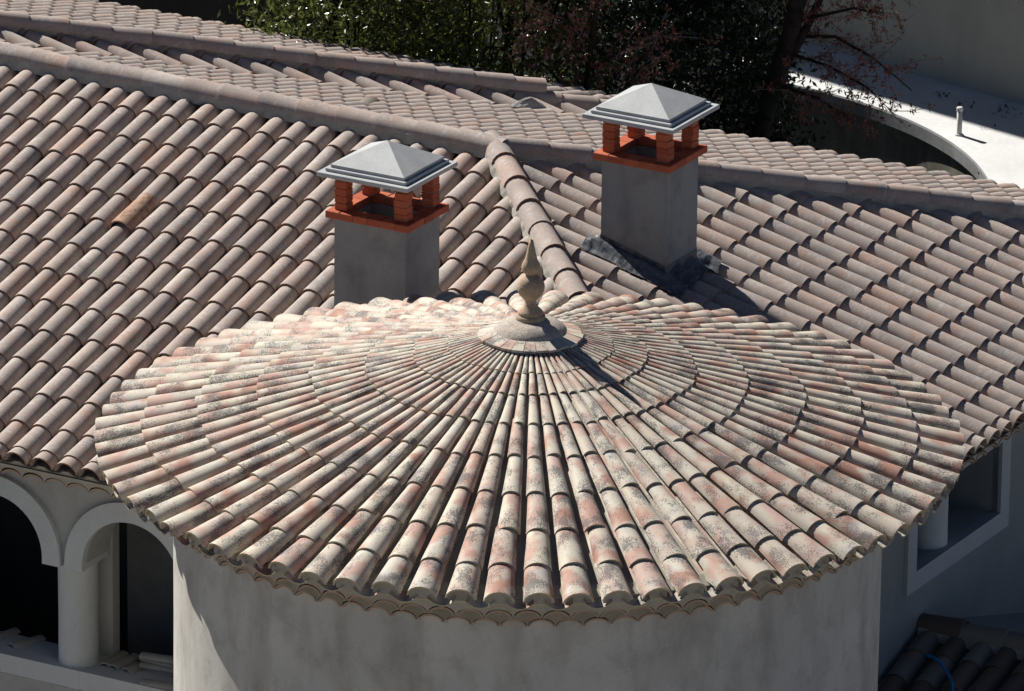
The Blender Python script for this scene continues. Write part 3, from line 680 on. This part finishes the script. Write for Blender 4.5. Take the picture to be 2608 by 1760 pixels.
# ---------------------------------------------------------------- small annex roof by the end wall
ax = thing('annex', W3(5.6, -1.6, -5.2), 'low annex with dark shaded paint spattered tiles below the framed opening', 'annex')
RV, RZ = -1.04, -2.60; sl2 = .292
ACOV_ME = tile_mesh('annex_tile', COVER, M['atile'])
b = MB(); b.poly([W3(UE+.005, RV, RZ-.115), W3(UE+.005, RV-2.4, RZ-.115-sl2*2.4), W3(9.5, RV-2.4, RZ-.115-sl2*2.4), W3(9.5, RV, RZ-.115)]); ar_ = b.build('roof', M['dark'], ax)
slope_tiles(ar_, W3(0, RV, RZ), -V3, U3, [(4.545+.222*k, .06, 2.4) for k in range(0, 20)], .33, 0, m='atile', cover_me=ACOV_ME, sl=sl2, limit=120)
b = MB(); b.poly([W3(UE+.005, RV+.02, RZ-.03), W3(9.5, RV+.02, RZ-.03), W3(9.5, RV+3.2, RZ-.03-3.18*.305), W3(UE+.005, RV+3.2, RZ-.03-3.18*.305)]); b.build('back_slope', M['ewall'], ax)
AR_ME = tile_mesh('annex_ridge', RIDGE, M['atile'])
b = MB(); b.ubox(UE+.01, 9.4, RV-.05, RV+.05, RZ-.1, RZ-.02); ag = b.build('ridge', M['dark'], ax)
ridge_run(ag, W3(UE+.02, RV, RZ+.05), W3(9.4, RV, RZ+.05), me=AR_ME)
b = MB(); b.ubox(UE+.02, 9.4, RV-2.2, RV-2.0, -5.2, RZ-.9); b.build('wall', M['ewall'], ax)
b = MB(); pts = [(4.66, -1.47, -.01), (4.72, -1.51, .03), (4.784, -1.533, .035), (4.84, -1.56, .03), (4.885, -1.593, .02), (4.94, -1.64, .015), (4.988, -1.692, .02), (5.04, -1.76, .03), (5.075, -1.82, .02), (5.09, -2.0, .0), (5.08, -2.2, .01)]
b.tube([W3(u, v, RZ-sl2*(RV-v)+d_+.012) for u, v, d_ in pts], .0135, 8); tag(b.build('hose', M['hose'], None, True), 'bright blue plastic hose lying across the dark annex tiles', 'hose')
# ---------------------------------------------------------------- loose tiles on the arcade sill
LT = tile_mesh('loose_tile', tile_arrays(.10, .115, .03, .036, .30, .014), M['mortar'])
def loose(u, v, z, rot, label, tip=0.0, sc=1.0):
    o = bpy.data.objects.new('roof_tile', LT); COL.objects.link(o); o.matrix_basis = Matrix.Translation(W3(u, v, ZSILL+z+.002))@Matrix.Rotation(AU+rot, 4, 'Z')@Matrix.Rotation(tip, 4, 'Y')@Matrix.Diagonal((sc, 1, 1, 1))
    tag(o, label, 'roof tile', 'loose tiles on the arcade sill')
loose(-2.06, -4.32, 0, math.radians(-100), 'loose tile lying on the sill beneath the left arch, half out of frame')
loose(-1.86, -4.33, 0, math.radians(-112), 'loose grey tile lying alone on the sill left of the column')
loose(-1.02, -4.30, 0, math.radians(-88), 'loose tile nearest the column in the group on the sill')
loose(-.94, -4.31, .004, math.radians(-95), 'middle tile of the loose group on the sill right of the column')
loose(-.82, -4.31, 0, math.radians(-108), 'outer loose tile of the group on the sill, away from the column', sc=.9)
for k in range(4): loose(-.46+.012*(k % 2), -4.16, .038*k, math.radians(8*(k % 2)), ('lowest', 'second', 'third', 'topmost')[k]+' tile of the small stack on the sill beside the tower')
loose(-.30, -4.40, 0, math.radians(4), 'single tile on the sill in front of the small stack by the tower')
# ---------------------------------------------------------------- trees
def leaf_mesh(name, clusters, per, spread, size, up=.35, seed=1):
    r = np.random.default_rng(seed); n = len(clusters)*per
    c = np.repeat(np.array(clusters), per, 0)+r.normal(0, spread, (n, 3))
    d = r.normal(0, 1, (n, 3)); d[:, 2] += .1; d /= np.linalg.norm(d, axis=1)[:, None]
    nn = r.normal(0, 1, (n, 3)); nn[:, 2] += up*3; s = np.cross(d, nn); s /= np.linalg.norm(s, axis=1)[:, None]; nn = np.cross(s, d)
    ln = size*r.uniform(.6, 1.25, n)[:, None]; wd_ = ln*r.uniform(.34, .48, n)[:, None]
    v = np.stack([c, c+d*ln*.5+s*wd_*.5+nn*ln*.06, c+d*ln-nn*ln*.08, c+d*ln*.5-s*wd_*.5+nn*ln*.06, c+d*ln*.5], 1).reshape(-1, 3)
    i = np.arange(n)[:, None]*5; f = np.concatenate([i+np.array([[0, 1, 4, 4]])*0+np.array([[0, 1, 2, 4]]), i+np.array([[0, 4, 2, 3]])], 0)
    me = bpy.data.meshes.new(name); me.from_pydata(v.tolist(), [], f.tolist())
    at = me.attributes.new('rnd', 'FLOAT', 'POINT'); cl = np.repeat(r.uniform(0, 1, len(clusters)), per); at.data.foreach_set('value', np.repeat(np.clip(cl*.6+r.uniform(0, .4, n), 0, 1), 5)); return me
def tree(name, label, base, tips, crown, ncl, per, spread, size, lm, bark='bark', trunk_r=.07, seed=1, group=None, branches=26, hollow=.25):
    """base: ground point; tips: trunk polyline(s); crown: list of (centre, radii)"""
    r = random.Random(seed); t = thing(name, base, label, 'tree', group); b = MB()
    for pl in tips: b.tube(pl, [trunk_r*(1-.6*k/(len(pl)-1)) for k in range(len(pl))], 8)
    cl = []
    vol = [a[1][0]*a[1][1]*a[1][2] for a in crown]
    while len(cl) < ncl:
        c, rad = r.choices(crown, vol)[0]; q = V((r.uniform(-1, 1), r.uniform(-1, 1), r.uniform(-1, 1))); l_ = q.length
        if l_ > 1 or l_ < hollow: continue
        p = V((c[0]+q.x*rad[0], c[1]+q.y*rad[1], c[2]+q.z*rad[2]))
        if mnoise.noise(p*2.1+V((seed, 0, 0))) < -.12: continue
        cl.append(p)
    for k in range(branches):
        pl = r.choice(tips); a = V(pl[r.randrange(1, len(pl))]); e = r.choice(cl); m1 = a.lerp(e, .5)+V((r.uniform(-.15, .15), r.uniform(-.15, .15), r.uniform(.0, .2)))
        b.tube([a, m1, e], [trunk_r*.35, trunk_r*.2, trunk_r*.08], 5)
    b.build('trunk', M[bark], t, True)
    link('crown', leaf_mesh('crown', [tuple(c) for c in cl], per, spread, size, seed=seed), M[lm], t)
    return t
GZ = -5.2
tree('laurel_tree', 'glossy yellow green laurel tree behind the upper tiled hip', (-1.75, 14.6, GZ), [[(-1.75, 14.6, GZ), (-1.7, 14.6, -3.5), (-1.8, 14.5, -1.5), (-1.6, 14.4, .3)]],
     [((-1.75, 14.5, -1.5), (.95, 1.0, 1.9)), ((-1.5, 14.8, .3), (.8, .9, 1.0))], 1250, 15, .10, .08, 'leafA', seed=3, group='trees behind the house')
tree('laurel_tree', 'broad glossy laurel tree behind the end of the upper hip', (-.3, 14.4, GZ), [[(-.3, 14.4, GZ), (-.3, 14.4, -3.4), (-.2, 14.3, -1.6), (-.1, 14.5, .4)]],
     [((-.35, 14.2, -1.7), (1.05, 1.0, 1.7)), ((.0, 14.8, .2), (1.0, .9, 1.1))], 1500, 15, .10, .08, 'leafA', seed=5, group='trees behind the house')
tree('evergreen_tree', 'dense dark evergreen tree behind the taller chimney', (1.3, 15.0, GZ), [[(1.3, 15.0, GZ), (1.3, 15, -3), (1.2, 15, -1), (1.3, 15.1, 1.2)]],
     [((1.35, 14.9, -2.2), (1.1, 1.2, 1.9)), ((.6, 15.2, -.2), (1.1, 1.2, 1.5)), ((1.6, 15.4, .6), (.9, 1.1, 1.4)), ((1.85, 15.7, -1.3), (.75, .9, 1.5))], 3400, 14, .11, .085, 'leafC', seed=8, group='trees behind the house')
tree('evergreen_tree', 'low dark evergreen bush in the pit below the white terrace', (2.1, 14.2, GZ), [[(2.1, 14.2, GZ), (2.1, 14.2, -4), (2.0, 14.3, -3)]],
     [((1.9, 14.5, -2.9), (.75, .8, 1.1)), ((1.9, 14.4, -3.4), (1.1, .9, 1.0)), ((2.9, 15.4, -4.2), (.9, 1.2, .7))], 1100, 14, .10, .075, 'leafC', seed=9, group='trees behind the house', trunk_r=.05)
def bare_tree(name, label, base, limbs, seed, nt=60, bud=.035, tw=.006, reach=.5):
    r = random.Random(seed); t = thing(name, base, label, 'tree', 'red budded trees'); b = MB(); tb = MB(); cl = []
    for pl, r0, r1 in limbs: b.tube(pl, [r0+(r1-r0)*k/(len(pl)-1) for k in range(len(pl))], 8)
    b.build('trunk', M['bark'], t, True)
    for k in range(nt):
        pl, r0, r1 = r.choice([l for l in limbs if l[2] < .03] or limbs); i = r.randrange(len(pl)-1); a = V(pl[i]).lerp(V(pl[i+1]), r.random())
        d = (V(pl[i+1])-V(pl[i])).normalized()*.6+V((r.gauss(0, .5), r.gauss(0, .5), r.gauss(-.05, .5))); d.normalize(); ln = reach*r.uniform(.4, 1.1); pts = [a]
        for s in range(4):
            d = (d+V((r.gauss(0, .22), r.gauss(0, .22), r.gauss(.02, .2)))).normalized(); pts.append(pts[-1]+d*ln/4)
        tb.tube(pts, [tw*(1-.16*s) for s in range(5)], 4)
        for s in range(1, 5):
            for q in range(2):
                if r.random() < .75: cl.append(tuple(pts[s].lerp(pts[s-1], r.random())+V((r.gauss(0, .012), r.gauss(0, .012), r.gauss(0, .012)))))
    tag(tb.build('twigs', M['twig'], t), kind='stuff'); tag(link('buds', leaf_mesh('buds', cl, 6, .014, bud, seed=seed), M['bud'], t), kind='stuff')
bare_tree('budding_tree', 'sparse tree with red buds and dark leaning trunk in front of the beige wall', (1.9, 14.2, GZ),
  [([(1.9, 14.2, GZ), (1.95, 14.1, -3.6), (2.1, 14.0, -2.2), (2.35, 14.0, -1.3), (2.5, 14.0, -.4)], .10, .075), ([(2.15, 14.0, -1.9), (2.45, 14.0, -1.35), (2.65, 14.05, -.9)], .05, .03),
   ([(2.35, 14.0, -1.35), (2.75, 14.0, -1.35), (3.1, 14.0, -1.55), (3.45, 14.0, -1.85)], .022, .006), ([(2.4, 14.0, -1.2), (2.9, 13.9, -1.05), (3.2, 13.9, -1.1)], .02, .006),
   ([(2.2, 14.0, -1.8), (2.6, 13.9, -1.9), (2.9, 13.9, -2.1)], .02, .006), ([(2.3, 14, -1.5), (2.7, 13.9, -1.6), (3.05, 13.9, -1.8), (3.3, 13.9, -2.05)], .018, .006), ([(2.5, 14, -.6), (3.0, 14, -.75), (3.3, 14, -.95)], .02, .006)], 21, 120, .042, .005, .5)
bare_tree('budding_tree', 'sparse tree with red buds in front of the dark evergreen behind the chimneys', (.3, 13.4, GZ),
  [([(.3, 13.4, GZ), (.35, 13.4, -3.4), (.45, 13.4, -2.2), (.55, 13.4, -1.2), (.68, 13.4, -.3)], .035, .02), ([(.45, 13.4, -2.1), (.8, 13.3, -1.7), (1.1, 13.3, -1.3)], .022, .006), ([(.5, 13.4, -1.9), (.2, 13.3, -1.5), (-.1, 13.3, -1.2)], .02, .006),
   ([(.55, 13.4, -1.5), (.85, 13.3, -1.25), (1.2, 13.3, -1.15)], .02, .006), ([(.6, 13.4, -1.3), (.3, 13.3, -1.0), (.0, 13.3, -.9)], .02, .006)], 22, 90, .042, .005, .5)

# dead leaves blown onto the terrace
def at_z(px, py, z):
    d = FW+RT*((px-1304)/FPX)-UPV*((py-880)/FPX); return CAM+d*((z-CAM.z)/d.z)
r = random.Random(4); cl = []
for px, py, n, sx in ((2560, 283, 16, .09), (2455, 268, 7, .05), (2400, 247, 8, .05), (2300, 275, 4, .3), (2500, 360, 5, .3)):
    c = at_z(px, py, ZT)
    for k in range(n): cl.append((c.x+r.gauss(0, sx), c.y+r.gauss(0, sx*1.3), ZT+.012))
tag(link('leaf_litter', leaf_mesh('leaf_litter', cl, 3, .006, .035, up=3, seed=6), M['bark']), 'scattered dark dead leaves lying on the white terrace', 'leaves', kind='stuff')
